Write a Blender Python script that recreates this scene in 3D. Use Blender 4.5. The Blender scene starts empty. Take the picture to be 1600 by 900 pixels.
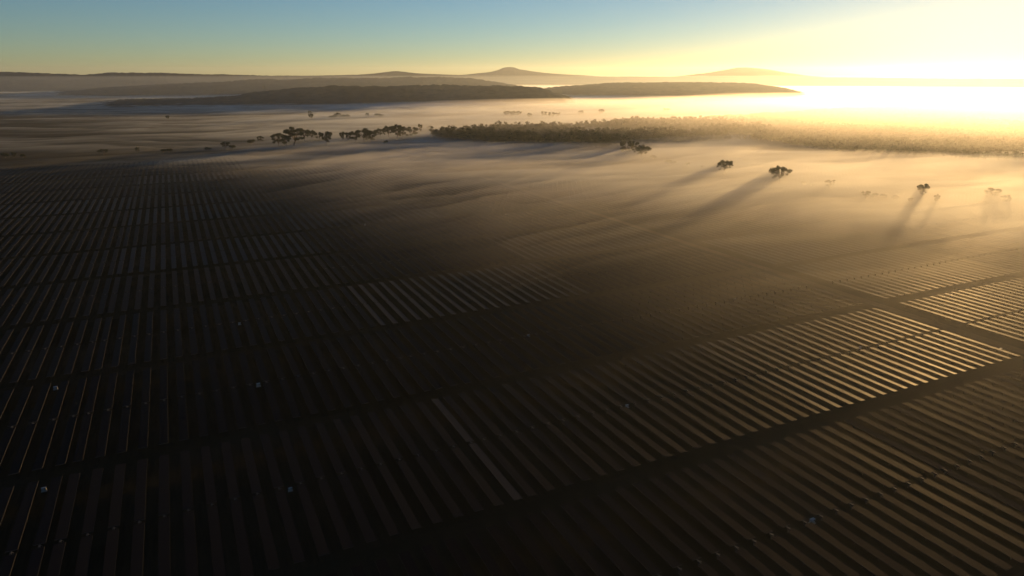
import bpy, bmesh, math, random
import numpy as np
from mathutils import Vector, Matrix

random.seed(7)
rng = np.random.default_rng(11)
SC = bpy.context.scene
COL = SC.collection
R = math.radians

# ------------------------------------------------------------------ camera
CAM_H = 120.0
F_PX, PITCH = 1078.0, R(17.26)
SUN_AZ, SUN_EL = R(34.8), R(2.6)
ROW_AZ = R(-25.8)                       # the tracker rows run this way

cam_d = bpy.data.cameras.new('camera')
cam = bpy.data.objects.new('camera', cam_d)
COL.objects.link(cam)
cam.location = (0, 0, CAM_H)
cam.rotation_euler = (R(90) - PITCH, 0, 0)
cam_d.sensor_width = 36.0
cam_d.lens = 36.0 * F_PX / 1600.0
cam_d.clip_start = 0.5
cam_d.clip_end = 120000
SC.camera = cam


def ground_at(px, py, h=CAM_H):
    """the ground point the photograph shows at this pixel"""
    a = py - 450.0
    d = a * math.cos(PITCH) + F_PX * math.sin(PITCH)
    fw = F_PX * math.cos(PITCH) - a * math.sin(PITCH)
    return (px - 800.0) / d * h, fw / d * h


def to_uv(x, y):
    return (x * math.cos(ROW_AZ) - y * math.sin(ROW_AZ),
            x * math.sin(ROW_AZ) + y * math.cos(ROW_AZ))


def from_uv(u, v):
    return (u * math.cos(ROW_AZ) + v * math.sin(ROW_AZ),
            -u * math.sin(ROW_AZ) + v * math.cos(ROW_AZ))


def to_px(x, y, z=0.0):
    """picture position of a world point (1600 x 900)"""
    dz = z - CAM_H
    fwd = y * math.cos(PITCH) - dz * math.sin(PITCH)
    up = y * math.sin(PITCH) + dz * math.cos(PITCH)
    if fwd < 1:
        return None
    return 800 + F_PX * x / fwd, 450 - F_PX * up / fwd


# ------------------------------------------------------------------ tags
def tag(o, label=None, cat=None, group=None, kind=None):
    if label: o['label'] = label
    if cat: o['category'] = cat
    if group: o['group'] = group
    if kind: o['kind'] = kind
    return o


def link(name, mesh, parent=None):
    o = bpy.data.objects.new(name, mesh)
    COL.objects.link(o)
    if parent is not None:
        o.parent = parent
    return o


def empty(name, loc=(0, 0, 0), rz=0.0):
    o = bpy.data.objects.new(name, None)
    o.empty_display_size = 1.0
    COL.objects.link(o)
    o.location = loc
    o.rotation_euler = (0, 0, rz)
    return o


def mesh_np(name, verts, quads, mat=None, smooth=False, mats=None, fmat=None):
    me = bpy.data.meshes.new(name)
    verts = np.asarray(verts, dtype=np.float32)
    quads = np.asarray(quads, dtype=np.int32)
    n = quads.shape[1]
    me.vertices.add(len(verts))
    me.vertices.foreach_set('co', verts.ravel())
    me.loops.add(quads.size)
    me.loops.foreach_set('vertex_index', quads.ravel())
    me.polygons.add(len(quads))
    me.polygons.foreach_set('loop_start', np.arange(0, quads.size, n, dtype=np.int32))
    if mats:
        for m in mats: me.materials.append(m)
        if fmat is not None:
            me.polygons.foreach_set('material_index', np.asarray(fmat, dtype=np.int32))
    elif mat:
        me.materials.append(mat)
    me.polygons.foreach_set('use_smooth', np.full(len(quads), smooth, dtype=bool))
    me.update(calc_edges=True)
    me.validate()
    return me


BOX_F = np.array([[0, 3, 2, 1], [4, 5, 6, 7], [0, 1, 5, 4], [1, 2, 6, 5], [2, 3, 7, 6], [3, 0, 4, 7]])


class Boxes:
    """collects boxes and prisms that make ONE part"""
    def __init__(self): self.v, self.f, self.m, self.n = [], [], [], 0

    def box(self, x0, x1, y0, y1, z0, z1, m=0, M=None):
        v = np.array([[x0, y0, z0], [x1, y0, z0], [x1, y1, z0], [x0, y1, z0],
                      [x0, y0, z1], [x1, y0, z1], [x1, y1, z1], [x0, y1, z1]], dtype=float)
        if M is not None:
            v = v @ np.array(M.to_3x3()).T + np.array(M.translation)
        self.v.append(v); self.f.append(BOX_F + self.n)
        self.m += list(m) if isinstance(m, (list, tuple)) else [m] * 6
        self.n += 8

    def mesh(self, name, mats):
        return mesh_np(name, np.vstack(self.v), np.vstack(self.f), mats=mats, fmat=self.m)


# ------------------------------------------------------------------ noise
def vnoise(x, y, seed):
    """smooth value noise on arrays, 0..1"""
    xi, yi = np.floor(x).astype(np.int64), np.floor(y).astype(np.int64)
    fx, fy = x - xi, y - yi
    fx = fx * fx * fx * (fx * (fx * 6 - 15) + 10); fy = fy * fy * fy * (fy * (fy * 6 - 15) + 10)

    def h(a, b):
        n = (a * 374761393 + b * 668265263 + seed * 974634777) & 0x7fffffff
        n = ((n ^ (n >> 13)) * 1274126177) & 0x7fffffff
        return ((n ^ (n >> 16)) & 0xffff) / 65535.0
    return ((h(xi, yi) * (1 - fx) + h(xi + 1, yi) * fx) * (1 - fy)
            + (h(xi, yi + 1) * (1 - fx) + h(xi + 1, yi + 1) * fx) * fy)


def fbm(x, y, seed, octaves=4, gain=0.5):
    t, a, s = 0.0, 1.0, 0.0
    for k in range(octaves):
        t = t + a * vnoise(x * 2 ** k + 17.3 * k, y * 2 ** k - 9.1 * k, seed + k)
        s += a; a *= gain
    return t / s


def sstep(a, b, x):
    t = np.clip((x - a) / (b - a), 0, 1)
    return t * t * (3 - 2 * t)


# ------------------------------------------------------------------ materials
def new_mat(name):
    m = bpy.data.materials.new(name)
    m.use_nodes = True
    nt = m.node_tree
    nt.nodes.clear()
    out = nt.nodes.new('ShaderNodeOutputMaterial')
    return m, nt, out


def principled(name, col, rough=0.7, metal=0.0, spec=0.5, noise=None, col2=None, scale=1.0, bump=0.0, coords='Object'):
    m, nt, out = new_mat(name)
    p = nt.nodes.new('ShaderNodeBsdfPrincipled')
    p.inputs['Roughness'].default_value = rough
    p.inputs['Metallic'].default_value = metal
    p.inputs['Specular IOR Level'].default_value = spec
    p.inputs['Base Color'].default_value = (*col, 1)
    nt.links.new(p.outputs[0], out.inputs['Surface'])
    if col2 is not None:
        tc = nt.nodes.new('ShaderNodeTexCoord')
        nz = nt.nodes.new('ShaderNodeTexNoise')
        nz.inputs['Scale'].default_value = scale
        nz.inputs['Detail'].default_value = 6
        nz.inputs['Roughness'].default_value = 0.65
        nt.links.new(tc.outputs[coords], nz.inputs['Vector'])
        mx = nt.nodes.new('ShaderNodeMix'); mx.data_type = 'RGBA'
        mx.inputs[6].default_value = (*col, 1); mx.inputs[7].default_value = (*col2, 1)
        mr = nt.nodes.new('ShaderNodeMapRange')
        mr.inputs[1].default_value = 0.35; mr.inputs[2].default_value = 0.65
        nt.links.new(nz.outputs['Fac'], mr.inputs[0])
        nt.links.new(mr.outputs[0], mx.inputs[0])
        nt.links.new(mx.outputs[2], p.inputs['Base Color'])
        if bump:
            b = nt.nodes.new('ShaderNodeBump')
            b.inputs['Strength'].default_value = bump
            nt.links.new(nz.outputs['Fac'], b.inputs['Height'])
            nt.links.new(b.outputs[0], p.inputs['Normal'])
    return m


def ground_mat(name, cols, s_big, s_small, rough=0.95, along=False):
    """grass / soil: three tones in large patches broken by fine tufts"""
    m, nt, out = new_mat(name)
    p = nt.nodes.new('ShaderNodeBsdfPrincipled')
    p.inputs['Roughness'].default_value = rough
    p.inputs['Specular IOR Level'].default_value = 0.0
    g = nt.nodes.new('ShaderNodeNewGeometry')
    n1 = nt.nodes.new('ShaderNodeTexNoise'); n1.inputs['Scale'].default_value = s_big; n1.inputs['Detail'].default_value = 5
    n2 = nt.nodes.new('ShaderNodeTexNoise'); n2.inputs['Scale'].default_value = s_small; n2.inputs['Detail'].default_value = 7
    n2.inputs['Roughness'].default_value = 0.75
    nt.links.new(g.outputs['Position'], n1.inputs['Vector'])
    if along:       # mown and driven strips run with the tracker rows
        mp = nt.nodes.new('ShaderNodeMapping'); mp.inputs['Rotation'].default_value = (0, 0, ROW_AZ)
        m2 = nt.nodes.new('ShaderNodeMapping'); m2.inputs['Scale'].default_value = (1.6, 0.16, 1)
        nt.links.new(g.outputs['Position'], mp.inputs[0]); nt.links.new(mp.outputs[0], m2.inputs[0])
        nt.links.new(m2.outputs[0], n2.inputs['Vector'])
    else:
        nt.links.new(g.outputs['Position'], n2.inputs['Vector'])
    r1 = nt.nodes.new('ShaderNodeValToRGB')
    r1.color_ramp.elements[0].position = 0.36; r1.color_ramp.elements[0].color = (*cols[0], 1)
    r1.color_ramp.elements[1].position = 0.66; r1.color_ramp.elements[1].color = (*cols[1], 1)
    nt.links.new(n1.outputs['Fac'], r1.inputs[0])
    mx = nt.nodes.new('ShaderNodeMix'); mx.data_type = 'RGBA'
    mr = nt.nodes.new('ShaderNodeMapRange'); mr.inputs[1].default_value = 0.45; mr.inputs[2].default_value = 0.75
    nt.links.new(n2.outputs['Fac'], mr.inputs[0]); nt.links.new(mr.outputs[0], mx.inputs[0])
    nt.links.new(r1.outputs[0], mx.inputs[6]); mx.inputs[7].default_value = (*cols[2], 1)
    nt.links.new(mx.outputs[2], p.inputs['Base Color'])
    nt.links.new(p.outputs[0], out.inputs['Surface'])
    return m


def volume_mat(name, density, aniso, col, absorb=(0, 0, 0)):
    m, nt, out = new_mat(name)
    v = nt.nodes.new('ShaderNodeVolumePrincipled')
    v.inputs['Color'].default_value = (*col, 1)
    v.inputs['Density'].default_value = density
    v.inputs['Anisotropy'].default_value = aniso
    v.inputs['Absorption Color'].default_value = (*absorb, 1)
    nt.links.new(v.outputs[0], out.inputs['Volume'])
    return m


def panel_mat(name, base):
    """dark glass modules, thin pale gaps every metre along the row"""
    m, nt, out = new_mat(name)
    p = nt.nodes.new('ShaderNodeBsdfPrincipled')
    tc = nt.nodes.new('ShaderNodeTexCoord')
    sp = nt.nodes.new('ShaderNodeSeparateXYZ')
    nt.links.new(tc.outputs['Object'], sp.inputs[0])
    fr = nt.nodes.new('ShaderNodeMath'); fr.operation = 'FRACT'
    nt.links.new(sp.outputs['Y'], fr.inputs[0])
    lt = nt.nodes.new('ShaderNodeMath'); lt.operation = 'LESS_THAN'; lt.inputs[1].default_value = 0.05
    nt.links.new(fr.outputs[0], lt.inputs[0])
    mx = nt.nodes.new('ShaderNodeMix'); mx.data_type = 'RGBA'
    mx.inputs[6].default_value = (*base, 1)
    mx.inputs[7].default_value = (0.02, 0.02, 0.02, 1)
    nt.links.new(lt.outputs[0], mx.inputs[0])
    nt.links.new(mx.outputs[2], p.inputs['Base Color'])
    nz = nt.nodes.new('ShaderNodeTexNoise'); nz.inputs['Scale'].default_value = 0.35; nz.inputs['Detail'].default_value = 4
    g = nt.nodes.new('ShaderNodeNewGeometry')
    nt.links.new(g.outputs['Position'], nz.inputs['Vector'])
    mr = nt.nodes.new('ShaderNodeMapRange'); mr.inputs[3].default_value = PANEL_ROUGH[0]; mr.inputs[4].default_value = PANEL_ROUGH[1]
    nt.links.new(nz.outputs['Fac'], mr.inputs[0])
    nt.links.new(mr.outputs[0], p.inputs['Roughness'])
    p.inputs['Specular IOR Level'].default_value = PANEL_SPEC
    nt.links.new(p.outputs[0], out.inputs['Surface'])
    return m


# ---- tuning values
SUN_STRENGTH, SUN_COL = 5.0, (1.0, 0.59, 0.215)
SKY_STRENGTH = 0.087
EXPOSURE = 0.82
HAZE_D, HAZE_G = 2.7e-5, 0.64
VALLEY_D, VALLEY_G = 5.5e-5, 0.6
FOG_D, FOG_G = 0.0034, 0.68
MIST_D, MIST_G = 3.0e-3, 0.65
VEIL_D, VEIL_G = 8e-4, 0.66
PANEL_ROUGH, PANEL_SPEC = (0.48, 0.62), 0.012

M_GROUND = ground_mat('dawn grassland', ((0.014, 0.015, 0.010), (0.034, 0.029, 0.020), (0.006, 0.007, 0.005)), 0.018, 0.40, along=True)
M_TRACK = ground_mat('gravel track', ((0.050, 0.040, 0.028), (0.075, 0.060, 0.042), (0.024, 0.022, 0.014)), 0.05, 0.4)
M_LANE = ground_mat('mown access lane', ((0.018, 0.017, 0.011), (0.028, 0.024, 0.016), (0.013, 0.013, 0.008)), 0.03, 0.5)
M_HILL = ground_mat('wooded hillside', ((0.022, 0.030, 0.032), (0.085, 0.085, 0.076), (0.014, 0.020, 0.022)), 0.0022, 0.02)
M_LEAF = principled('eucalyptus leaves', (0.035, 0.045, 0.020), 0.75, spec=0.2, col2=(0.060, 0.068, 0.032), scale=0.5)
M_BARK = principled('pale gum bark', (0.16, 0.13, 0.10), 0.9, col2=(0.07, 0.055, 0.04), scale=1.4)
# one module glass; the two paler tones have sky reflection painted into the base
M_PANELS = [panel_mat('dark photovoltaic glass', (0.004, 0.004, 0.006)),
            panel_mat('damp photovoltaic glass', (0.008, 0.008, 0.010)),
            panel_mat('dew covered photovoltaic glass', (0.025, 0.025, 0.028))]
M_ALU = principled('anodised aluminium frame', (0.11, 0.11, 0.11), 0.6, metal=0.0, spec=0.15)
M_BACK = principled('white backsheet', (0.30, 0.30, 0.30), 0.7)
M_STEEL = principled('galvanised steel', (0.060, 0.060, 0.058), 0.7, metal=0.0, spec=0.15, col2=(0.035, 0.035, 0.033), scale=0.8)
M_CAB = principled('off white powder coat', (0.30, 0.30, 0.29), 0.5, col2=(0.18, 0.18, 0.17), scale=0.9)
M_DARK = principled('dark vent grille', (0.05, 0.05, 0.05), 0.6)
M_CONC = principled('concrete pad', (0.30, 0.29, 0.27), 0.9, col2=(0.22, 0.21, 0.20), scale=2.0)

# ------------------------------------------------------------------ world, sun, haze
w = bpy.data.worlds.new('World'); SC.world = w; w.use_nodes = True
nt = w.node_tree
bg = nt.nodes.get('Background') or nt.nodes.new('ShaderNodeBackground')
sky = nt.nodes.new('ShaderNodeTexSky')
sky.sky_type = 'NISHITA'
sky.sun_disc = False
sky.sun_elevation = SUN_EL
sky.sun_rotation = SUN_AZ
sky.altitude = 200
sky.air_density = 0.69
sky.dust_density = 0.10
sky.ozone_density = 2.4
nt.links.new(sky.outputs[0], bg.inputs['Color'])
bg.inputs['Strength'].default_value = SKY_STRENGTH

sd = bpy.data.lights.new('sun', 'SUN')
sd.energy = SUN_STRENGTH; sd.angle = R(0.5); sd.color = SUN_COL
so = link('sun', sd)
sv = Vector((math.sin(SUN_AZ) * math.cos(SUN_EL), math.cos(SUN_AZ) * math.cos(SUN_EL), math.sin(SUN_EL)))
so.rotation_euler = sv.to_track_quat('Z', 'Y').to_euler()
so.location = sv * 3000

SC.view_settings.view_transform = 'Standard'
SC.view_settings.look = 'None'
SC.view_settings.gamma = 1.0
SC.view_settings.use_curve_mapping = False
SC.view_settings.exposure = EXPOSURE
SC.cycles.use_denoising = True
SC.cycles.volume_bounces = 3
SC.cycles.max_bounces = 6
SC.cycles.transparent_max_bounces = 96
SC.cycles.diffuse_bounces = 2
SC.cycles.glossy_bounces = 2

hz = Boxes(); hz.box(-17000, 17000, -1500, 19000, -6.0, 272.0)
haze = link('haze', hz.mesh('haze', [volume_mat('haze air', HAZE_D, HAZE_G, (0.80, 0.90, 1.0))]))
tag(haze, kind='stuff')

# ------------------------------------------------------------------ ground
def fan_grid(az0, az1, naz, radii):
    az = np.linspace(az0, az1, naz)
    A, D = np.meshgrid(az, radii)
    return A, D


def grid_quads(nr, nc):
    i = np.arange(nr * nc).reshape(nr, nc)
    return np.stack([i[:-1, :-1], i[:-1, 1:], i[1:, 1:], i[1:, :-1]], -1).reshape(-1, 4)


n = 61
gx = np.linspace(-1, 1, n); gx = np.sign(gx) * (np.abs(gx) ** 2) * 17500
gy = np.linspace(0, 1, n) ** 2 * 20500 - 2000
X, Y = np.meshgrid(gx, gy)
link('ground', mesh_np('ground', np.stack([X, Y, X * 0], -1).reshape(-1, 3), grid_quads(n, n), M_GROUND, True))
tag(bpy.data.objects['ground'], kind='structure')

# ------------------------------------------------------------------ farm layout (row axes u across, v along)
PITCH_U, BAND, BAND0 = 6.2, 80.0, 151.5      # row spacing, band depth, first cross lane
ROW_LEN, PANEL_W, AXIS_Z = 72.0, 2.75, 1.5
def col_start(k):                             # 20-row blocks, the gravel track between columns 2 and 3
    return 82.0 + 122.5 * (k - 1) + (17.0 if k >= 3 else 0.0)

def strip(name, pts, mat, z):
    v = [(x, y, z) for x, y in pts]
    o = link(name, mesh_np(name, v, [[0, 1, 2, 3]], mat))
    return tag(o, kind='structure')

def uv_rect(u0, u1, v0, v1):
    return [from_uv(u0, v0), from_uv(u1, v0), from_uv(u1, v1), from_uv(u0, v1)]

NB0, NB1 = -1, 12
for b in range(NB0, NB1 + 1):
    v = BAND0 + BAND * b
    strip('access_lane', uv_rect(-330, 900, v - 3.2, v + 3.2), M_LANE, 0.02)
TRACK_U = 333.5
strip('gravel_track', uv_rect(TRACK_U - 3.0, TRACK_U + 3.0, 30, 780), M_TRACK, 0.045)

# tilt (degrees) of each block: trackers of a block move together
def block_tilt(k, b):
    special = {(0, 0): 2.5, (1, 2): 8, (2, 3): 7, (0, 3): 5, (2, 0): 4.8, (1, 0): 2, (1, 1): -3, (0, 1): 0, (0, 2): -2,
               (1, 3): -2, (2, 1): 1, (2, 2): -4, (1, -1): -0.8, (2, -1): -2.0, (3, -1): -2.0, (0, -1): 0}
    if (k, b) in special: return special[(k, b)]
    r = random.Random(k * 131 + b * 17 + 5)
    return r.uniform(0.5, 3.5) if k >= 3 else r.uniform(-5, 5)

PAINTED_SHEEN = {(0, 0): 1, (-1, 0): 1, (1, 2): 2, (2, 3): 2, (0, 3): 1, (-1, 3): 1, (2, 0): 2, (1, 0): 1, (2, 1): 0, (1, 1): 0, (0, 1): 0,
       (0, 2): 1, (2, 2): 0, (1, 3): 0, (0, -1): 0, (1, -1): 1, (2, -1): 1, (3, -1): 1, (1, 4): 1, (0, 4): 2, (2, 4): 1}  # how much sky reflection is painted into each block's glass

def painted_sheen_of(k, b, i):  # picks the painted reflection tone for a row
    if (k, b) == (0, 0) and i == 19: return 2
    if (k, b) in PAINTED_SHEEN: return PAINTED_SHEEN[(k, b)]
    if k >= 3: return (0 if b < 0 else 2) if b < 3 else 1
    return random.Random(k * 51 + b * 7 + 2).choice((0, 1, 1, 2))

def tracker_meshes(M_PANEL):
    """the five parts, rows along Y, turning about the tube"""
    half = ROW_LEN / 2
    t = Boxes(); t.box(-PANEL_W / 2, PANEL_W / 2, 0.9, half, 0.10, 0.16, [2, 0, 1, 1, 1, 1])
    s = Boxes(); s.box(-PANEL_W / 2, PANEL_W / 2, -half, -0.9, 0.10, 0.16, [2, 0, 1, 1, 1, 1])
    for y in np.linspace(1.5, half - 1, 9):
        t.box(-PANEL_W / 2 + .15, PANEL_W / 2 - .15, y - 0.03, y + 0.03, 0.06, 0.102, 3)
        s.box(-PANEL_W / 2 + .15, PANEL_W / 2 - .15, -y - 0.03, -y + 0.03, 0.06, 0.102, 3)
    fr = Boxes(); fr.box(-0.07, 0.07, -half + 0.2, half - 0.2, -0.07, 0.055)
    for y in np.linspace(-half + 3, half - 3, 10):
        fr.box(-0.08, 0.08, y - 0.05, y + 0.05, -AXIS_Z, -0.06)
        fr.box(-0.16, 0.16, y - 0.08, y + 0.08, -0.16, -0.05)
    mot = Boxes()
    mot.box(-0.22, 0.22, -0.55, 0.55, -0.30, 0.14)
    mot.box(-0.12, 0.12, -0.18, 0.18, -AXIS_Z, -0.29)
    mot.box(0.21, 0.62, -0.16, 0.16, -0.22, 0.02)
    pm = [M_PANEL, M_ALU, M_BACK, M_STEEL]
    return (t.mesh('panel_table', pm), s.mesh('panel_table', pm), fr.mesh('support_frame', [M_STEEL]),
            mot.mesh('drive_motor', [M_STEEL]))

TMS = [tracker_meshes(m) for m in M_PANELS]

def in_field(k, b, u, v):
    if k <= 0: return b <= 11
    if k <= 2: return b <= 9
    return b <= 6

rows = []
for k in range(-3, 8):
    for b in range(NB0, NB1):
        for i in range(20):
            u = col_start(k) + PITCH_U * (i + 0.0)
            v = BAND0 + BAND * (b + 0.5)
            if not in_field(k, b, u, v): continue
            x, y = from_uv(u, v)
            e0, e1 = from_uv(u, v - 36), from_uv(u, v + 36)
            p = [to_px(*e0), to_px(x, y), to_px(*e1)]
            vis = [q for q in p if q and -120 < q[0] < 1720 and -60 < q[1] < 960]
            if not vis: continue
            ins = 0
            for s in np.linspace(-36, 36, 13):
                q = to_px(*from_uv(u, v + s))
                if q and 0 < q[0] < 1600 and 0 < q[1] < 900:
                    ins += 1.0 / (1 + (from_uv(u, v + s)[1] / 100) ** 3)
            rows.append((ins, k, b, i, u, v))
rows.sort(reverse=True)
near, far = rows[:300], rows[300:]

def tilt_of(k, b, i):
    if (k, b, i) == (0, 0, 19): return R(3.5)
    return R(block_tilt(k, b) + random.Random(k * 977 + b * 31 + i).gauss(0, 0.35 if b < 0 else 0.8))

# near rows: one thing each with its parts
src = None
def place_tracker(k, b, i, u, v, label):
    global src
    x, y = from_uv(u, v)
    t = tilt_of(k, b, i)
    if src is None:
        root = empty('solar_tracker')
        parts = [link(nm, me, root) for nm, me in zip(('panel_table', 'panel_table', 'support_frame', 'drive_motor'), TMS[0])]
        src = root
    else:
        root = src.copy(); COL.objects.link(root)
        parts = []
        for ch in SRC_PARTS:
            c = ch.copy(); COL.objects.link(c); c.parent = root
            parts.append(c)
    root.location = (x, y, 0); root.rotation_euler = (0, 0, -ROW_AZ)
    for p in parts:
        p.location = (0, 0, AXIS_Z)
        turned = p.name.startswith('panel')
        p.rotation_euler = (0, t if turned else 0, 0)
    for p, me in zip(parts[:2], TMS[painted_sheen_of(k, b, i)][:2]): p.data = me
    tag(root, label, 'solar tracker', 'solar tracker rows in the front of the farm')
    return root, parts

ORD = ['first', 'second', 'third', 'fourth', 'fifth', 'sixth', 'seventh', 'eighth', 'ninth', 'tenth', 'eleventh', 'twelfth',
       'thirteenth', 'fourteenth', 'fifteenth', 'sixteenth', 'seventeenth', 'eighteenth', 'nineteenth', 'twentieth']
COLS = {-2: 'outer left', -1: 'left margin', 0: 'left', 1: 'middle', 2: 'trackside', 3: 'far right', 4: 'right margin'}
TIERS = {-1: 'bottom', 0: 'second', 1: 'third', 2: 'fourth', 3: 'fifth', 4: 'sixth', 5: 'seventh', 6: 'eighth'}
LOOK = ('dark', 'greyish', 'pale')

def tracker_label(k, b, i):
    n_, side = (20 - i, 'right') if k <= 0 else (i + 1, 'left')
    return '%s tracker row, %s from the %s in the %s block of the %s tier' % (
        LOOK[painted_sheen_of(k, b, i)], ORD[n_ - 1], side, COLS[k], TIERS[b])

SRC_PARTS = None
for (s, k, b, i, u, v) in sorted(near, key=lambda r: (r[2], r[1], r[3])):
    r_, ps = place_tracker(k, b, i, u, v, tracker_label(k, b, i))
    if SRC_PARTS is None: SRC_PARTS = ps

# the rest of the field: one object
def merged_rows(rs):
    tV, tF, tM = [], [], []
    base = Boxes()
    half = ROW_LEN / 2
    base.box(-PANEL_W / 2, PANEL_W / 2, 0.9, half, 0.10, 0.16, [2, 0, 1, 1, 1, 1])
    base.box(-PANEL_W / 2, PANEL_W / 2, -half, -0.9, 0.10, 0.16, [2, 0, 1, 1, 1, 1])
    base.box(-0.07, 0.07, -half + 0.2, half - 0.2, -0.07, 0.095, 3)
    nt_ = base.n
    for y in np.linspace(-half + 3, half - 3, 7):
        base.box(-0.08, 0.08, y - 0.05, y + 0.05, -AXIS_Z, -0.09, 3)
    V, Fq, Mi = np.vstack(base.v), np.vstack(base.f), np.array(base.m)
    ca, sa = math.cos(-ROW_AZ), math.sin(-ROW_AZ)
    for q, (s, k, b, i, u, v) in enumerate(rs):
        t = tilt_of(k, b, i); c_, s_ = math.cos(t), math.sin(t)
        P = V.copy()
        P[:nt_, 0], P[:nt_, 2] = V[:nt_, 0] * c_ + V[:nt_, 2] * s_, -V[:nt_, 0] * s_ + V[:nt_, 2] * c_
        x, y = from_uv(u, v)
        W = np.empty_like(P)
        W[:, 0] = P[:, 0] * ca - P[:, 1] * sa + x
        W[:, 1] = P[:, 0] * sa + P[:, 1] * ca + y
        W[:, 2] = P[:, 2] + AXIS_Z
        tV.append(W); tF.append(Fq + q * len(V)); tM.append(np.where(Mi == 0, (0, 4, 5)[painted_sheen_of(k, b, i)], Mi))
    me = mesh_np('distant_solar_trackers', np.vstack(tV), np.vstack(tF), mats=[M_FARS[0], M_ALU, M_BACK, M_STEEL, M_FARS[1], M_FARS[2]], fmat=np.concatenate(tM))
    return me

def turned_copy(mat):
    """rows of the merged mesh are not along its own Y axis: turn the coordinate first"""
    m = mat.copy(); t_ = m.node_tree
    tc = [q for q in t_.nodes if q.type == 'TEX_COORD'][0]; sp = [q for q in t_.nodes if q.type == 'SEPXYZ'][0]
    mp = t_.nodes.new('ShaderNodeMapping'); mp.inputs['Rotation'].default_value = (0, 0, ROW_AZ)
    t_.links.new(tc.outputs['Object'], mp.inputs[0]); t_.links.new(mp.outputs[0], sp.inputs[0])
    return m

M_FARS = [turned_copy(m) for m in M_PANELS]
fo = link('distant_solar_trackers', merged_rows(far))
tag(fo, 'rows upon rows of dark solar trackers receding into the ground mist', 'solar trackers', kind='stuff')

# ------------------------------------------------------------------ hills
def px_az(px): return math.atan2(px - 800.0, math.hypot(F_PX * math.cos(PITCH) + 335 * math.sin(PITCH), 0))

def ridge(name, prof, D, front, back, rough, seed, mat=M_HILL, canopy=0.0, naz=360, nd=34):
    """a range of hills: crest heights given along its bearing, slopes falling to the plain on both sides"""
    xs = np.array([p[0] for p in prof], float); ys = np.array([p[1] for p in prof], float)
    azs = np.array([px_az(x) for x in xs])
    hz_ = CAM_H + (115.0 - ys) * D / 1129.0 / np.cos(azs) * 1.0
    az = np.linspace(azs[0], azs[-1], naz)
    crest = np.interp(az, azs, hz_)
    crest = crest * (1 + 0.10 * (fbm(az * 40, az * 0, seed + 50, 4) - 0.5))
    # soften the polyline
    for _ in range(3): crest = np.convolve(np.pad(crest, 2, mode='edge'), np.ones(5) / 5, 'valid')
    edge = sstep(0, 0.05, (az - az[0]) / (az[-1] - az[0])) * sstep(0, 0.05, (az[-1] - az) / (az[-1] - az[0]))
    t = np.concatenate([np.linspace(-1, 0, nd // 2, endpoint=False), np.linspace(0, 1, nd // 2)])
    A, T = np.meshgrid(az, t)
    C = np.tile(crest, (len(t), 1)); Eg = np.tile(edge, (len(t), 1))
    dist = D + np.where(T < 0, T * front, T * back)
    prof_t = np.where(T < 0, sstep(-1, 0.0, T), 1 - sstep(0, 1, T))
    X, Y = dist * np.sin(A), dist * np.cos(A)
    nz = fbm(X / rough, Y / rough, seed, 5) - 0.5
    Z = (C * prof_t * (1 + 0.5 * nz * (1 - prof_t) * 2)) + canopy * (vnoise(X / 22.0, Y / 60.0, seed + 9) - 0.3) * np.minimum(1, prof_t * 3)
    Z = Z * Eg - 4.0
    o = link(name, mesh_np(name, np.stack([X, Y, Z], -1).reshape(-1, 3), grid_quads(len(t), naz), mat, True))
    return tag(o, kind='structure')

ridge('hills', [(-250, 112), (-60, 113), (0, 113), (60, 114), (130, 116), (175, 113), (240, 113.5), (330, 115.5), (420, 117.5), (520, 118), (640, 121), (760, 128)],
      8200, 2400, 2500, 900, 3, canopy=7, naz=900)
ridge('hills', [(-200, 131), (0, 136), (60, 137), (150, 131), (230, 128), (300, 126), (360, 124.5), (400, 122), (450, 122.5), (500, 120.5), (570, 121), (640, 119.5), (700, 120), (735, 121), (752, 123.5), (775, 127), (800, 131), (850, 140)],
      5400, 1100, 1200, 600, 71, canopy=8, naz=900)
ridge('hills', [(60, 156), (120, 151), (190, 146), (270, 147), (350, 145), (400, 139), (450, 135), (520, 132), (600, 133), (700, 131), (770, 132.5), (830, 133), (850, 136), (865, 142), (880, 146), (905, 155), (930, 161), (960, 166)],
      3400, 600, 800, 400, 21, canopy=8, naz=900)
ridge('hills', [(760, 150), (830, 140), (870, 134), (960, 128), (1050, 127), (1110, 126), (1180, 128), (1230, 133), (1270, 143), (1310, 151), (1350, 160)],
      4600, 1000, 1200, 600, 33, canopy=7, naz=500)
ridge('hills', [(380, 119), (480, 117.5), (560, 116), (600, 113), (612, 111), (622, 110.5), (634, 112.5), (660, 114.5), (720, 117), (800, 118.5), (1000, 119), (1200, 119), (1450, 120), (1750, 120), (1900, 122)],
      11500, 3600, 3000, 1800, 41, canopy=6, naz=500)
ridge('mountain', [(640, 121), (690, 118), (735, 115.5), (765, 112.5), (778, 109.5), (787, 105.6), (795, 104.8), (803, 105.2), (812, 108.4), (832, 111.5), (862, 114.5), (910, 117), (960, 120)],
      14500, 3000, 3000, 2500, 55, naz=700)
ridge('mountain', [(1020, 121), (1070, 117.5), (1110, 113.5), (1135, 109.5), (1150, 106.8), (1165, 106), (1180, 106.8), (1200, 109.5), (1225, 113.5), (1260, 117), (1320, 121)],
      14800, 3000, 3000, 2500, 66, naz=300)

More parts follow.
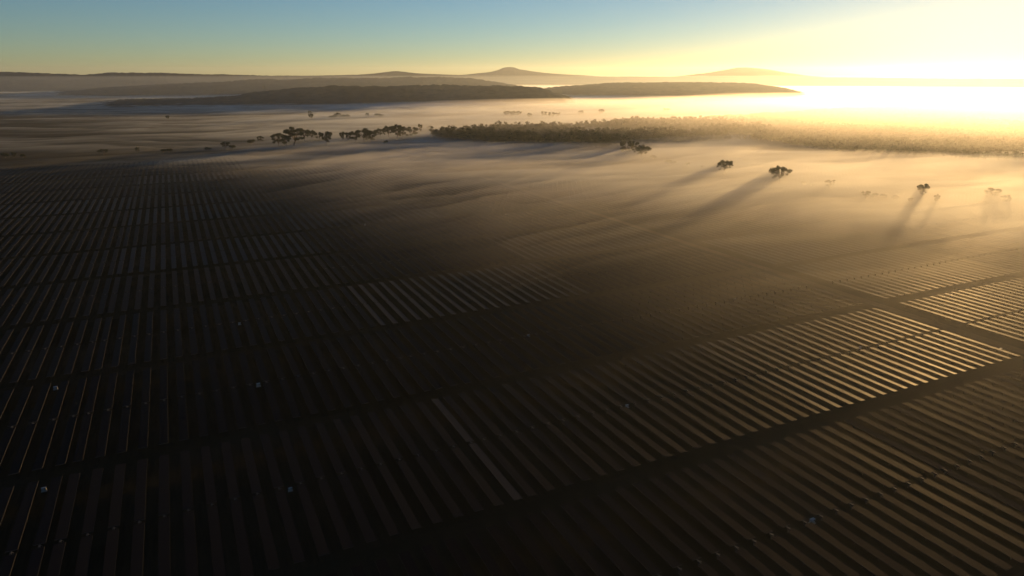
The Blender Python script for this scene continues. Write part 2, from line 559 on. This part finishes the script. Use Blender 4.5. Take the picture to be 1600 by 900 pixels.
# ------------------------------------------------------------------ ground fog
def fog_mesh():
    naz, nr = 520, 460
    az = np.linspace(R(-47), R(47), naz)
    rad = np.exp(np.linspace(math.log(430), math.log(7600), nr))
    A, D = np.meshgrid(az, rad)
    X, Y = D * np.sin(A), D * np.cos(A)
    # drifting sheets, drawn out along one heading
    wx = fbm(X / 420, Y / 420, 101, 3) * 260; wy = fbm(X / 420 + 50, Y / 420, 111, 3) * 260
    hd = R(70)
    P = (X + wx) * math.sin(hd) + (Y + wy) * math.cos(hd); Q = (X + wx) * math.cos(hd) - (Y + wy) * math.sin(hd)
    f = fbm(P / 330, Q / 95, 5, 5, 0.52)
    big = fbm(X / 700, Y / 500, 77, 3)
    azd = np.degrees(A)
    # how far forward the mist reaches, by bearing (metres from below the camera)
    start = np.interp(azd, [-47, -36, -24, -12, -4, 6, 16, 26, 36, 47], [1000, 900, 740, 650, 610, 560, 500, 450, 420, 410])
    cover = sstep(0, 1, (Y - start) / (0.40 * start))
    right = sstep(-16, 18, azd)
    mid = sstep(900, 1500, D) * (1 - sstep(3000, 4200, D))
    base = 0.30 * cover + 0.20 * right * cover + 0.16 * mid * (0.1 + 0.9 * sstep(-32, -12, azd)) * (1 - 0.8 * sstep(8, 22, azd))
    th = (f - 0.60 + base + 0.40 * (big - 0.5)) * 34
    th = np.log1p(np.exp(np.clip(th, -30, 30) * 0.9)) / 0.9 + 2.0 * cover * (0.3 + 0.7 * sstep(-34, -14, azd)) + 3.5 * right * cover 
    rid = 1 - np.abs(2 * fbm(P / 210 + 7, Q / 48 + 3, 205, 4, 0.55) - 1)
    th = th * (1 + (0.75 - 0.55 * right) * (sstep(0.55, 1.0, rid) * 1.4 - 0.9))
    th = 15 * (1 - np.exp(-th / 15))
    th = th * sstep(0.0, 0.45, cover)
    # a bank pooled at the foot of the hills
    pool = np.exp(-((D - 2850) / 260) ** 2) * 9 * (0.4 + fbm(X / 300, Y / 200, 91, 3)) * (0.45 + 0.55 * sstep(-25, 0, azd))
    farp = sstep(3800, 4300, D) * (1 - sstep(6400, 7500, D)) * 5 * (0.5 + big) * (0.01 + 0.99 * sstep(-12, 4, azd))
    th = th * (0.5 + 0.5 * np.maximum(sstep(-31, -9, azd), 1 - sstep(1000, 1250, D)))
    th = np.maximum(th, np.maximum(pool, farp)) * (1 - sstep(7000, 7550, D))
    inwood = sstep(17, 22, azd) * sstep(1010, 1140, Y) * (1 - sstep(2300, 2700, Y))
    th = th * (1 - 0.93 * inwood)
    top = np.where(th > 0.02, th, -0.4)
    top[0, :] = -0.4; top[-1, :] = -0.4; top[:, 0] = -0.4; top[:, -1] = -0.4
    n_ = naz * nr
    Vt = np.stack([X, Y, top], -1).reshape(-1, 3); Vb = np.stack([X, Y, np.full_like(X, -0.8)], -1).reshape(-1, 3)
    q = grid_quads(nr, naz)
    i = np.arange(n_).reshape(nr, naz)
    ring = np.concatenate([i[0, :], i[1:, -1], i[-1, -2::-1], i[-2:0:-1, 0]])
    rn = np.roll(ring, -1)
    side = np.stack([ring + n_, rn + n_, rn, ring], -1)
    return mesh_np('ground_fog', np.vstack([Vt, Vb]), np.vstack([q, q[:, ::-1] + n_, side]),
                   volume_mat('ground fog', FOG_D, FOG_G, (0.84, 0.91, 1.0)), True)

def mist_mesh():
    """the thin deep mist above the fog sheets: a smooth low swell, thickest towards the sun"""
    naz, nr = 420, 380
    az = np.linspace(R(-50), R(50), naz)
    rad = np.exp(np.linspace(math.log(130), math.log(9000), nr))
    A, D = np.meshgrid(az, rad)
    X, Y = D * np.sin(A), D * np.cos(A)
    azd = np.degrees(A)
    a0 = np.interp(azd, [-50, -25, -12, 0, 15, 30, 50], [760, 600, 330, 200, 125, 105, 105])
    hgt = np.interp(azd, [-50, -25, -12, 0, 15, 30, 50], [1.0, 4, 13, 16, 16, 16, 16])
    wx = fbm(X / 300, Y / 300, 401, 3) * 160; wy = fbm(X / 300 + 9, Y / 300, 411, 3) * 160
    hd = R(62)
    P = (X + wx) * math.sin(hd) + (Y + wy) * math.cos(hd); Q = (X + wx) * math.cos(hd) - (Y + wy) * math.sin(hd)
    rid = 1 - np.abs(2 * fbm(P / 340, Q / 62, 305, 5, 0.58) - 1)
    drift = 0.38 + 0.5 * fbm(X / 420, Y / 300, 301, 3) + 0.75 * sstep(0.6, 1.0, rid)
    calm = sstep(-10, 14, azd)
    drift = drift * (1 - 0.78 * calm) + 0.92 * 0.78 * calm
    th = hgt * sstep(0, 1, (D - a0) / 720) * drift * (1 - 0.75 * sstep(1020, 1400, D)) * (1 - sstep(7000, 8800, D))
    top = np.where(th > 0.02, th, -1.0)
    top[0, :] = -1; top[-1, :] = -1; top[:, 0] = -1; top[:, -1] = -1
    n_ = naz * nr
    Vt = np.stack([X, Y, top], -1).reshape(-1, 3); Vb = np.stack([X, Y, np.full_like(X, -1.6)], -1).reshape(-1, 3)
    q = grid_quads(nr, naz)
    i = np.arange(n_).reshape(nr, naz)
    ring = np.concatenate([i[0, :], i[1:, -1], i[-1, -2::-1], i[-2:0:-1, 0]])
    rn = np.roll(ring, -1)
    side = np.stack([ring + n_, rn + n_, rn, ring], -1)
    return mesh_np('mist', np.vstack([Vt, Vb]), np.vstack([q, q[:, ::-1] + n_, side]),
                   volume_mat('thin mist', MIST_D, MIST_G, (0.97, 0.96, 0.95)), True)

mi = link('mist', mist_mesh())
tag(mi, 'thin glowing mist hanging deep over the plain towards the sun', 'mist', kind='stuff')

def veil_mesh():
    """hazy air lying on the woods under the sun"""
    naz, nr = 120, 120
    az = np.linspace(R(-16), R(52), naz)
    rad = np.linspace(1010, 3600, nr)
    A, D = np.meshgrid(az, rad)
    X, Y = D * np.sin(A), D * np.cos(A)
    azd = np.degrees(A)
    th = np.interp(azd, [-16, -6, 8, 18, 30, 52], [0, 24, 38, 60, 66, 66]) * sstep(0, 1, (D - 1020) / 420) * (1 - sstep(2600, 3500, D)) * (0.75 + 0.5 * fbm(X / 400, Y / 300, 501, 3))
    top = np.where(th > 0.02, th, -2.0)
    top[0, :] = -2; top[-1, :] = -2; top[:, 0] = -2; top[:, -1] = -2
    n_ = naz * nr
    Vt = np.stack([X, Y, top], -1).reshape(-1, 3); Vb = np.stack([X, Y, np.full_like(X, -2.4)], -1).reshape(-1, 3)
    q = grid_quads(nr, naz)
    i = np.arange(n_).reshape(nr, naz)
    ring = np.concatenate([i[0, :], i[1:, -1], i[-1, -2::-1], i[-2:0:-1, 0]])
    rn = np.roll(ring, -1)
    side = np.stack([ring + n_, rn + n_, rn, ring], -1)
    return mesh_np('mist', np.vstack([Vt, Vb]), np.vstack([q, q[:, ::-1] + n_, side]),
                   volume_mat('woodland haze', VEIL_D, VEIL_G, (0.97, 0.96, 0.95)), True)


def valley_mesh():
    """blue morning air filling the valleys between the ranges, its top below the drone"""
    naz, nr = 40, 40
    az = np.linspace(R(-49), R(49), naz)
    rad = np.exp(np.linspace(math.log(2300), math.log(13500), nr))
    A, D = np.meshgrid(az, rad)
    X, Y = D * np.sin(A), D * np.cos(A)
    top = 104 * sstep(0, 1, (D - 2350) / 900) * (1 - sstep(6500, 9500, D)) + 4 * fbm(X / 900, Y / 900, 601, 3)
    top[0, :] = -3; top[-1, :] = -3; top[:, 0] = -3; top[:, -1] = -3
    n_ = naz * nr
    Vt = np.stack([X, Y, top], -1).reshape(-1, 3); Vb = np.stack([X, Y, np.full_like(X, -5.0)], -1).reshape(-1, 3)
    q = grid_quads(nr, naz)
    i = np.arange(n_).reshape(nr, naz)
    ring = np.concatenate([i[0, :], i[1:, -1], i[-1, -2::-1], i[-2:0:-1, 0]])
    rn = np.roll(ring, -1)
    side = np.stack([ring + n_, rn + n_, rn, ring], -1)
    return mesh_np('mist', np.vstack([Vt, Vb]), np.vstack([q, q[:, ::-1] + n_, side]),
                   volume_mat('valley air', VALLEY_D, VALLEY_G, (0.76, 0.87, 1.0)), True)

tag(link('mist', valley_mesh()), 'blue morning haze filling the valleys between the far ranges', 'mist', kind='stuff')
tag(link('mist', veil_mesh()), 'hazy golden veil hanging over the woods under the sun', 'mist', kind='stuff')
fg = link('ground_fog', fog_mesh())
tag(fg, 'low dawn mist lying in sheets over the plain', 'fog', kind='stuff')

# ------------------------------------------------------------------ trees
def leaf_cloud(centres, radii, counts, size, r_, flat=0.7):
    """many leaf-spray quads spread through the volume of several clumps"""
    P = []
    for c, rad, n_ in zip(centres, radii, counts):
        d = r_.normal(size=(n_, 3)); d /= np.linalg.norm(d, axis=1, keepdims=True)
        q = d * (r_.random((n_, 1)) ** 0.45) * rad
        q[:, 2] *= flat
        P.append(q + np.asarray(c))
    P = np.vstack(P); n_ = len(P)
    a = r_.normal(size=(n_, 3)); a /= np.linalg.norm(a, axis=1, keepdims=True)
    b = np.cross(a, r_.normal(size=(n_, 3))); b /= np.linalg.norm(b, axis=1, keepdims=True)
    sz = size * (0.6 + 0.8 * r_.random((n_, 1)))
    a = a * sz * 0.5; b = b * sz * 0.33
    V = np.stack([P - a, P + b * 0.9, P + a, P - b], 1).reshape(-1, 3)
    F = np.arange(n_ * 4).reshape(-1, 4)
    return V, F


def limb(bm, pts, r0, r1, seg=7):
    """a tapering branch through the points, one closed tube"""
    rings = []
    m = len(pts)
    for j, p in enumerate(pts):
        p = Vector(p)
        d = (Vector(pts[min(j + 1, m - 1)]) - Vector(pts[max(j - 1, 0)])).normalized()
        a = d.orthogonal().normalized(); b = d.cross(a)
        r = r0 + (r1 - r0) * j / (m - 1)
        rings.append([bm.verts.new(p + (a * math.cos(2 * math.pi * q / seg) + b * math.sin(2 * math.pi * q / seg)) * r) for q in range(seg)])
    for A, B in zip(rings[:-1], rings[1:]):
        for q in range(seg):
            bm.faces.new((A[q], A[(q + 1) % seg], B[(q + 1) % seg], B[q]))
    bm.faces.new(rings[-1]); bm.faces.new(rings[0][::-1])


def gum_meshes(seed, height, spread, trunk_frac, nclump, rad=(.15, .24), low=.6, leaves=4200, size=0.7):
    """an open crowned gum: forked trunk, limbs carrying separate leaf clumps; returns trunk mesh, crown mesh"""
    r = random.Random(seed); q = np.random.default_rng(seed)
    bm = bmesh.new()
    tr = height * 0.022 + 0.12
    fork = height * trunk_frac
    lean = (r.uniform(-.06, .06) * height, r.uniform(-.06, .06) * height)
    top = (lean[0], lean[1], fork)
    limb(bm, [(0, 0, -0.4), (lean[0] * .3, lean[1] * .3, fork * .45), top], tr * 1.25, tr * 0.85, 9)
    cs, rs = [], []
    for j in range(nclump):
        an = 2 * math.pi * (j + r.uniform(-.3, .3)) / nclump * 1.618 * 2
        d = spread * 0.5 * (0.25 + 0.75 * math.sqrt((j + 0.5) / nclump)) * r.uniform(.8, 1.1)
        zt = height * (0.93 - 0.36 * (d / (spread * .5)) ** 1.6 * r.uniform(.55, 1.2) - r.uniform(0, .08))
        e = (lean[0] + d * math.cos(an), lean[1] + d * math.sin(an), max(zt, fork * 1.02))
        mid = (top[0] + (e[0] - top[0]) * .45, top[1] + (e[1] - top[1]) * .45, top[2] + (e[2] - top[2]) * .62)
        limb(bm, [(top[0] * .98, top[1] * .98, fork * .97), mid, e], tr * .5, tr * .12, 6)
        cs.append(e); rs.append(spread * r.uniform(*rad))
        if r.random() < low:
            cs.append((mid[0] * .4 + e[0] * .6 + r.uniform(-1, 1), mid[1] * .4 + e[1] * .6 + r.uniform(-1, 1), max(e[2] - height * r.uniform(.10, .10 + .35 * low), height * .22)))
            rs.append(spread * r.uniform(rad[0] * .7, rad[1] * .75))
    me = bpy.data.meshes.new('trunk'); bm.to_mesh(me); bm.free(); me.materials.append(M_BARK)
    for p in me.polygons: p.use_smooth = True
    tot = sum(x ** 2 for x in rs)
    V, F = leaf_cloud(cs, rs, [max(30, int(leaves * x * x / tot)) for x in rs], size, q)
    return me, mesh_np('crown', V, F, M_LEAF)


def bush_meshes(seed, height, spread):
    q = np.random.default_rng(seed); r = random.Random(seed)
    bm = bmesh.new()
    cs, rs = [], []
    for j in range(5):
        an = j * 2.4 + r.random(); d = spread * .28 * r.uniform(.5, 1.1)
        e = (d * math.cos(an), d * math.sin(an), height * r.uniform(.45, .75))
        limb(bm, [(0.1 * math.cos(an), 0.1 * math.sin(an), -.2), (e[0] * .4, e[1] * .4, e[2] * .5), e], .12, .04, 5)
        cs.append(e); rs.append(spread * r.uniform(.2, .3))
    me = bpy.data.meshes.new('trunk'); bm.to_mesh(me); bm.free(); me.materials.append(M_BARK)
    V, F = leaf_cloud(cs, rs, [180] * 5, .5, q, .75)
    V[:, 2] = np.maximum(V[:, 2], .1)
    return me, mesh_np('crown', V, F, M_LEAF)


# unit trees, 16 m tall (bushes 4 m); scaled on placement
GUMS = {
    'wide': [gum_meshes(3, 16, 20, .28, 19, (.09, .145), .7, 6500, .6), gum_meshes(14, 16, 19, .30, 18, (.09, .15), .7, 6500, .6)],
    'round': [gum_meshes(5, 16, 15, .20, 9, (.14, .22), 1.0), gum_meshes(8, 16, 14, .22, 10, (.13, .20), 1.0), gum_meshes(23, 16, 16, .18, 11, (.12, .21), 1.0)],
    'tall': [gum_meshes(6, 16, 10, .26, 8, (.14, .24), 1.0), gum_meshes(31, 16, 11, .24, 9, (.14, .22), 1.0)],
    'bush': [bush_meshes(9, 4, 6), bush_meshes(12, 4, 5)],
}
UNIT = {'wide': 16, 'round': 16, 'tall': 16, 'bush': 4}
FIRST = {}

def plant(kind, px, base, top, label, wide=1.0, group=None):
    x, y = ground_at(px, base)
    h = CAM_H * (base - top) / (base - 115.0) * 1.02
    r = random.Random(int(px * 7 + base))
    var = GUMS[kind][r.randrange(len(GUMS[kind]))]
    root = empty('shrub' if kind == 'bush' else 'gum_tree', (x, y, 0), r.uniform(0, 6.28))
    s_ = h / UNIT[kind]
    root.scale = (s_ * wide, s_ * wide, s_)
    key = id(var[0])
    if key not in FIRST:
        FIRST[key] = (link('trunk', var[0], root), link('crown', var[1], root))
    else:
        for src_ in FIRST[key]:
            c = src_.copy(); COL.objects.link(c); c.parent = root
    tag(root, label, 'shrub' if kind == 'bush' else 'tree', group)
    return root


TREES = [
    # kind, px, base, top, width, label
    ('wide', 1217, 286, 256, .8, 'lone open crowned gum standing in golden mist with a long shadow beside it'),
    ('wide', 1131, 272, 248, .85, 'wedge shaped spreading gum alone in the glowing mist, left of the lone open one'),
    ('wide', 1003, 248, 225, 1.0, 'umbrella crowned tree at the right tip of the wood edge'),
    ('round', 978, 241, 217, .9, 'ragged upright tree behind the umbrella crowned one at the wood edge'),
    ('tall', 990, 241, 219, 1.0, 'narrow leafy tree touching the umbrella crowned one by the wood edge'),
    ('bush', 1021, 249, 242, 1.3, 'small domed bush just right of the umbrella crowned tree'),
    ('bush', 1046, 257, 249, 1.6, 'broad dark bush halfway along the misty line of shrubs'),
    ('bush', 1054, 257, 251, .9, 'little bush leaning on the broad dark one in the mist'),
    ('bush', 1075, 259, 253, 1.0, 'small round shrub left of the wedge shaped gum'),
    ('bush', 1097, 263, 258, .9, 'tiny shrub close on the left of the wedge shaped gum'),
    ('bush', 1256, 290, 283, 1.0, 'faint small shrub nearest to the right of the lone open gum'),
    ('bush', 1267, 291, 285, .8, 'tiny faint shrub second to the right of the lone open gum'),
    ('round', 1297, 294, 279, 1.0, 'hazy squat tree throwing a slanting shadow through the golden mist'),
    ('round', 1352, 311, 297, 1.1, 'pale rounded tree at the left end of the faint row in the glare'),
    ('bush', 1366, 309, 300, 1.0, 'faint bush in the middle of the pale row in the glare'),
    ('bush', 1380, 311, 302, 1.0, 'faint bush right of middle in the pale row in the glare'),
    ('bush', 1399, 312, 303, 1.0, 'faint bush at the right end of the pale row in the glare'),
    ('tall', 1439, 309, 284, 1.1, 'tall hazy tree with dark shaft of shadow below the sun'),
    ('round', 1422, 318, 308, .9, 'short round tree in the shadow shaft of the tall hazy one'),
    ('tall', 1462, 318, 302, .8, 'slim pale tree right of the tall hazy one under the sun'),
    ('round', 1552, 308, 292, 1.3, 'broad ghostly tree at the right side under the sun glare'),
    ('round', 1572, 316, 303, 1.2, 'low ghostly tree at the far right under the sun glare'),
    # clump left of the wood
    ('round', 436, 228, 205, 1.0, 'rounded dark gum at the left end of the tree clump in the mist'),
    ('round', 448, 229, 210, .9, 'lower gum between the leftmost and the flat topped tallest in the clump'),
    ('tall', 459, 228, 196, 1.3, 'tallest flat topped gum of the clump in the mist'),
    ('wide', 476, 221, 200, .8, 'leaning feathery gum right behind the tallest flat topped one'),
    ('wide', 488, 219, 202, .7, 'middle gum of the feathery trio behind the clump'),
    ('round', 498, 219, 205, .9, 'last gum of the feathery trio before the gap'),
    ('round', 511, 228, 204, .95, 'separate heart shaped gum just before the gap in the clump'),
    ('tall', 535, 220, 204, .9, 'thin small crowned gum just after the gap'),
    ('round', 544, 221, 206, .8, 'short gum left of the dense dark crown'),
    ('round', 556, 222, 202, 1.0, 'left tree of the dense dark crown in the right hand clump'),
    ('wide', 569, 223, 198, .85, 'highest tree of the dense dark crown in the right hand clump'),
    ('round', 581, 222, 203, .9, 'right tree of the dense dark crown in the right hand clump'),
    ('wide', 594, 216, 199, .8, 'thin crowned gum between dense crown and misty skyline trees'),
    ('wide', 607, 216, 195, .75, 'gum with pale mist under its crown, left of the tall pair'),
    ('round', 620, 218, 193, .95, 'left one of the tall misty pair'),
    ('round', 630, 216, 195, .9, 'right one of the tall misty pair'),
    ('round', 645, 214, 196, 1.0, 'last large gum at the right end of the misty clump'),
    ('tall', 657, 208, 192, .8, 'small lollipop shaped tree just past the misty clump'),
    ('bush', 603, 226, 218, .8, 'small upright shrub in mist below the right hand clump'),
    ('bush', 672, 203, 196, 1.2, 'tiny bush between the lollipop tree and the wood'),
    # scattered along the far side of the field
    ('round', 407, 222, 211, .9, 'small tree standing just left of the big misty clump'),
    ('bush', 393, 225, 217, 1.5, 'low bush left of the small tree near the clump'),
    ('wide', 353, 233, 220, .9, 'broad double topped small tree out in the grey mist'),
    ('bush', 363, 233, 225, 1.2, 'bush against the right side of the double topped tree'),
    ('bush', 325, 235, 229, 1.5, 'flat low bush left of the double topped tree'),
    ('bush', 264, 238, 231, 1.5, 'faint right bush of a pair beyond the far field edge'),
    ('bush', 256, 238, 232, 1.3, 'faint left bush of a pair beyond the far field edge'),
    ('tall', 215, 239, 229, .9, 'small thin tree alone beyond the left far field edge'),
    ('wide', 162, 242, 232, 1.3, 'broad flat dark tree beyond the left far field edge'),
    ('round', 22, 246, 237, 1.0, 'small dark round tree near the left margin'),
    ('bush', 9, 246, 238, 1.2, 'bush at the very left margin in grey mist'),
    ('bush', 36, 246, 240, 1.2, 'faint bush right of the small dark round tree near left margin'),
    # far plain
    ('round', 262, 187, 180, 1.0, 'far tree on the dark strip of plain at left'),
    ('round', 486, 187, 177, 1.0, 'far tree above the left clump on the plain'),
    ('bush', 521, 185, 179, 2.0, 'far bush at the left of a little far group'),
    ('round', 528, 184, 175, 1.1, 'far tree topping a little far group on the plain'),
    ('bush', 540, 184, 178, 2.4, 'far bush at the right of a little far group'),
    ('round', 574, 183, 176, 1.0, 'far tree above the dense dark crown'),
    ('bush', 592, 183, 177, 2.0, 'far bush right of the tree above the dense crown'),
    ('round', 484, 179, 173, 1.0, 'tiny farthest tree on the left plain before the hills'),
    ('round', 792, 181, 173, 1.5, 'left tree of a far flat clump behind the wood'),
    ('round', 801, 181, 173, 1.5, 'middle tree of a far flat clump behind the wood'),
    ('round', 811, 181, 173, 1.5, 'right tree of a far flat clump behind the wood'),
    ('round', 828, 184, 176, 1.1, 'far lone tree right of the flat clump behind the wood'),
    ('round', 850, 182, 173, 1.2, 'far tree left of centre behind the wood'),
    ('round', 861, 184, 174, 1.4, 'far bigger tree over the middle of the wood'),
    ('round', 872, 183, 175, 1.1, 'far tree just right of the bigger far one'),
    ('round', 907, 180, 172, 1.2, 'far pale tree over the right middle of the wood'),
    ('round', 940, 179, 170, 1.3, 'far pale tree in bright mist behind the wood'),
    ('round', 1040, 176, 168, 1.5, 'farthest pale tree in bright mist behind the right of the wood'),
]
for kind, px, base, top, wide, label in TREES:
    plant(kind, px, base, top, label, wide)


# ------------------------------------------------------------------ woods: masses nobody could count
def in_poly(x, y, poly):
    c = False
    for (x0, y0), (x1, y1) in zip(poly, poly[1:] + poly[:1]):
        if (y0 > y) != (y1 > y) and x < (x1 - x0) * (y - y0) / (y1 - y0) + x0: c = not c
    return c


def wood(name, outline, spacing, hmin, hmax, leaves, size, seed, label):
    poly = [ground_at(*p) for p in outline]
    r = random.Random(seed); q = np.random.default_rng(seed)
    xs = [p[0] for p in poly]; ys = [p[1] for p in poly]
    templates = []
    for j in range(6):
        m = 6
        cs = [(q.normal() * 2.6, q.normal() * 2.6, 8.5 + q.normal() * 2.0) for _ in range(m)] + [(q.normal(), q.normal(), 12.5), (0, 0, 5)]
        rs = [2.0 + q.random() * 1.7 for _ in range(m)] + [2.2, 2.6]
        V, F = leaf_cloud(cs, rs, [leaves // (m + 2)] * (m + 2), size, q, .75)
        tb = Boxes(); tb.box(-.25, .25, -.25, .25, -.5, 9)
        templates.append((np.vstack([V, np.vstack(tb.v)]), np.vstack([F, np.vstack(tb.f) + len(V)]), len(F)))
    VV, FF, MM, n_ = [], [], [], 0
    x = min(xs)
    while x < max(xs):
        y = min(ys)
        while y < max(ys):
            px_, py_ = x + r.uniform(-.5, .5) * spacing, y + r.uniform(-.5, .5) * spacing
            if in_poly(px_, py_, poly) and vnoise(np.array(px_ / 90), np.array(py_ / 90), seed) > .2:
                V, F, nl = templates[r.randrange(6)]
                h = (hmin + (hmax - hmin) * (0.55 * float(vnoise(np.array(px_ / 70), np.array(py_ / 110), seed + 4)) + .75 * r.random() ** 4)) / 15.0
                a = r.uniform(0, 6.28); c, s_ = math.cos(a) * h * r.uniform(.9, 1.25), math.sin(a) * h
                W = np.stack([V[:, 0] * c - V[:, 1] * s_ + px_, V[:, 0] * s_ + V[:, 1] * c + py_, V[:, 2] * h], -1)
                VV.append(W); FF.append(F + n_); MM.append(np.r_[np.zeros(nl), np.ones(6)]); n_ += len(V)
            y += spacing
        x += spacing
    print(name, len(VV), 'trees')
    o = link(name, mesh_np(name, np.vstack(VV), np.vstack(FF), mats=[M_LEAF, M_BARK], fmat=np.concatenate(MM)))
    return tag(o, label, 'wood', kind='stuff')


wood('wood', [(672, 214), (700, 221), (800, 228), (900, 231), (946, 234), (958, 230), (1060, 224), (1140, 220), (1215, 222),
              (1200, 207), (1130, 196), (1040, 194), (960, 198), (880, 203), (760, 206), (715, 211)],
     7.6, 10, 24, 330, 1.4, 5, 'dark belt of open eucalypt wood standing in the mist across the middle')
wood('wood', [(1212, 220), (1240, 231), (1330, 241), (1480, 249), (1680, 258), (1760, 200), (1640, 166), (1470, 169), (1330, 173), (1262, 178), (1180, 183), (1100, 188), (1130, 194), (1200, 205)],
     8.4, 9, 15, 96, 3.2, 15, 'wide hazy wood under the low sun at the right')

# ------------------------------------------------------------------ cabinets between the rows
def cabinet_meshes():
    body = Boxes(); body.box(-.9, .9, -.45, .45, .25, 1.75)
    body.box(-.98, .98, -.53, .53, 1.75, 1.83)
    body.box(-.9, .9, -.5, -.44, .35, .42)
    door = Boxes(); door.box(-.82, -.02, -.49, -.45, .45, 1.65); door.box(-.12, -.07, -.53, -.49, .95, 1.15)
    vent = Boxes()
    for j in range(6): vent.box(.16, .72, -.475, -.448, 1.15 + j * .07, 1.19 + j * .07)
    vent.box(.12, .76, -.46, -.448, 1.10, 1.58)
    pad = Boxes(); pad.box(-1.15, 1.15, -.75, .75, 0, .25)
    return [('body', body.mesh('body', [M_CAB])), ('door', door.mesh('door', [M_CAB])),
            ('vent', vent.mesh('vent', [M_DARK])), ('pad', pad.mesh('pad', [M_CONC]))]

CABS = [
    (410, 603, 1.3, 'pale inverter cabinet between rows in the dark left middle of the farm'),
    (378, 507, 1.0, 'small pale cabinet just below the cross lane at upper left'),
    (833, 525, 1.1, 'pale cabinet alone in the dark centre of the farm'),
    (988, 635, 1.1, 'pale cabinet right of centre in front of the long cross lane'),
    (1257, 822, 1.3, 'pale cabinet standing nearest the camera at lower right'),
    (1143, 470, 1.0, 'small lit cabinet left of the gravel track junction'),
    (1340, 547, 1.2, 'lit cabinet among the bright rows beside the gravel track'),
    (463, 765, 1.0, 'small cabinet in the middle of the nearest left block'),
    (80, 610, 1.2, 'dim cabinet near the left margin'),
    (72, 767, 1.1, 'dim cabinet at the lower left corner by a row end'),
    (1486, 463, 1.1, 'lit cabinet right of the gravel track crossing'),
    (1557, 550, 1.2, 'lit cabinet close to the right margin on the track side'),
    (572, 352, 1.1, 'tiny pale cabinet in the dusky far rows left of centre'),
    (790, 337, 1.2, 'tiny pale cabinet in the brown rows near the mist'),
]
CM = cabinet_meshes()
csrc = None
for px, py, sc_, label in CABS:
    x, y = ground_at(px, py)
    u, v = to_uv(x, y)
    k = max(kk for kk in range(-4, 9) if col_start(kk) - 3.1 <= u)
    u = col_start(k) + PITCH_U * (math.floor((u - col_start(k)) / PITCH_U) + 0.5)
    if abs(u - TRACK_U) < 5: u = TRACK_U + 4.6
    x, y = from_uv(u, v)
    root = empty('inverter_cabinet', (x, y, 0.03), -ROW_AZ + (R(90) if random.Random(px).random() < .0 else 0))
    root.scale = (sc_ * .6,) * 3
    if csrc is None:
        csrc = [link(nm, me, root) for nm, me in CM]
    else:
        for ch in csrc:
            c = ch.copy(); COL.objects.link(c); c.parent = root
    tag(root, label, 'cabinet', 'inverter cabinets among the rows')
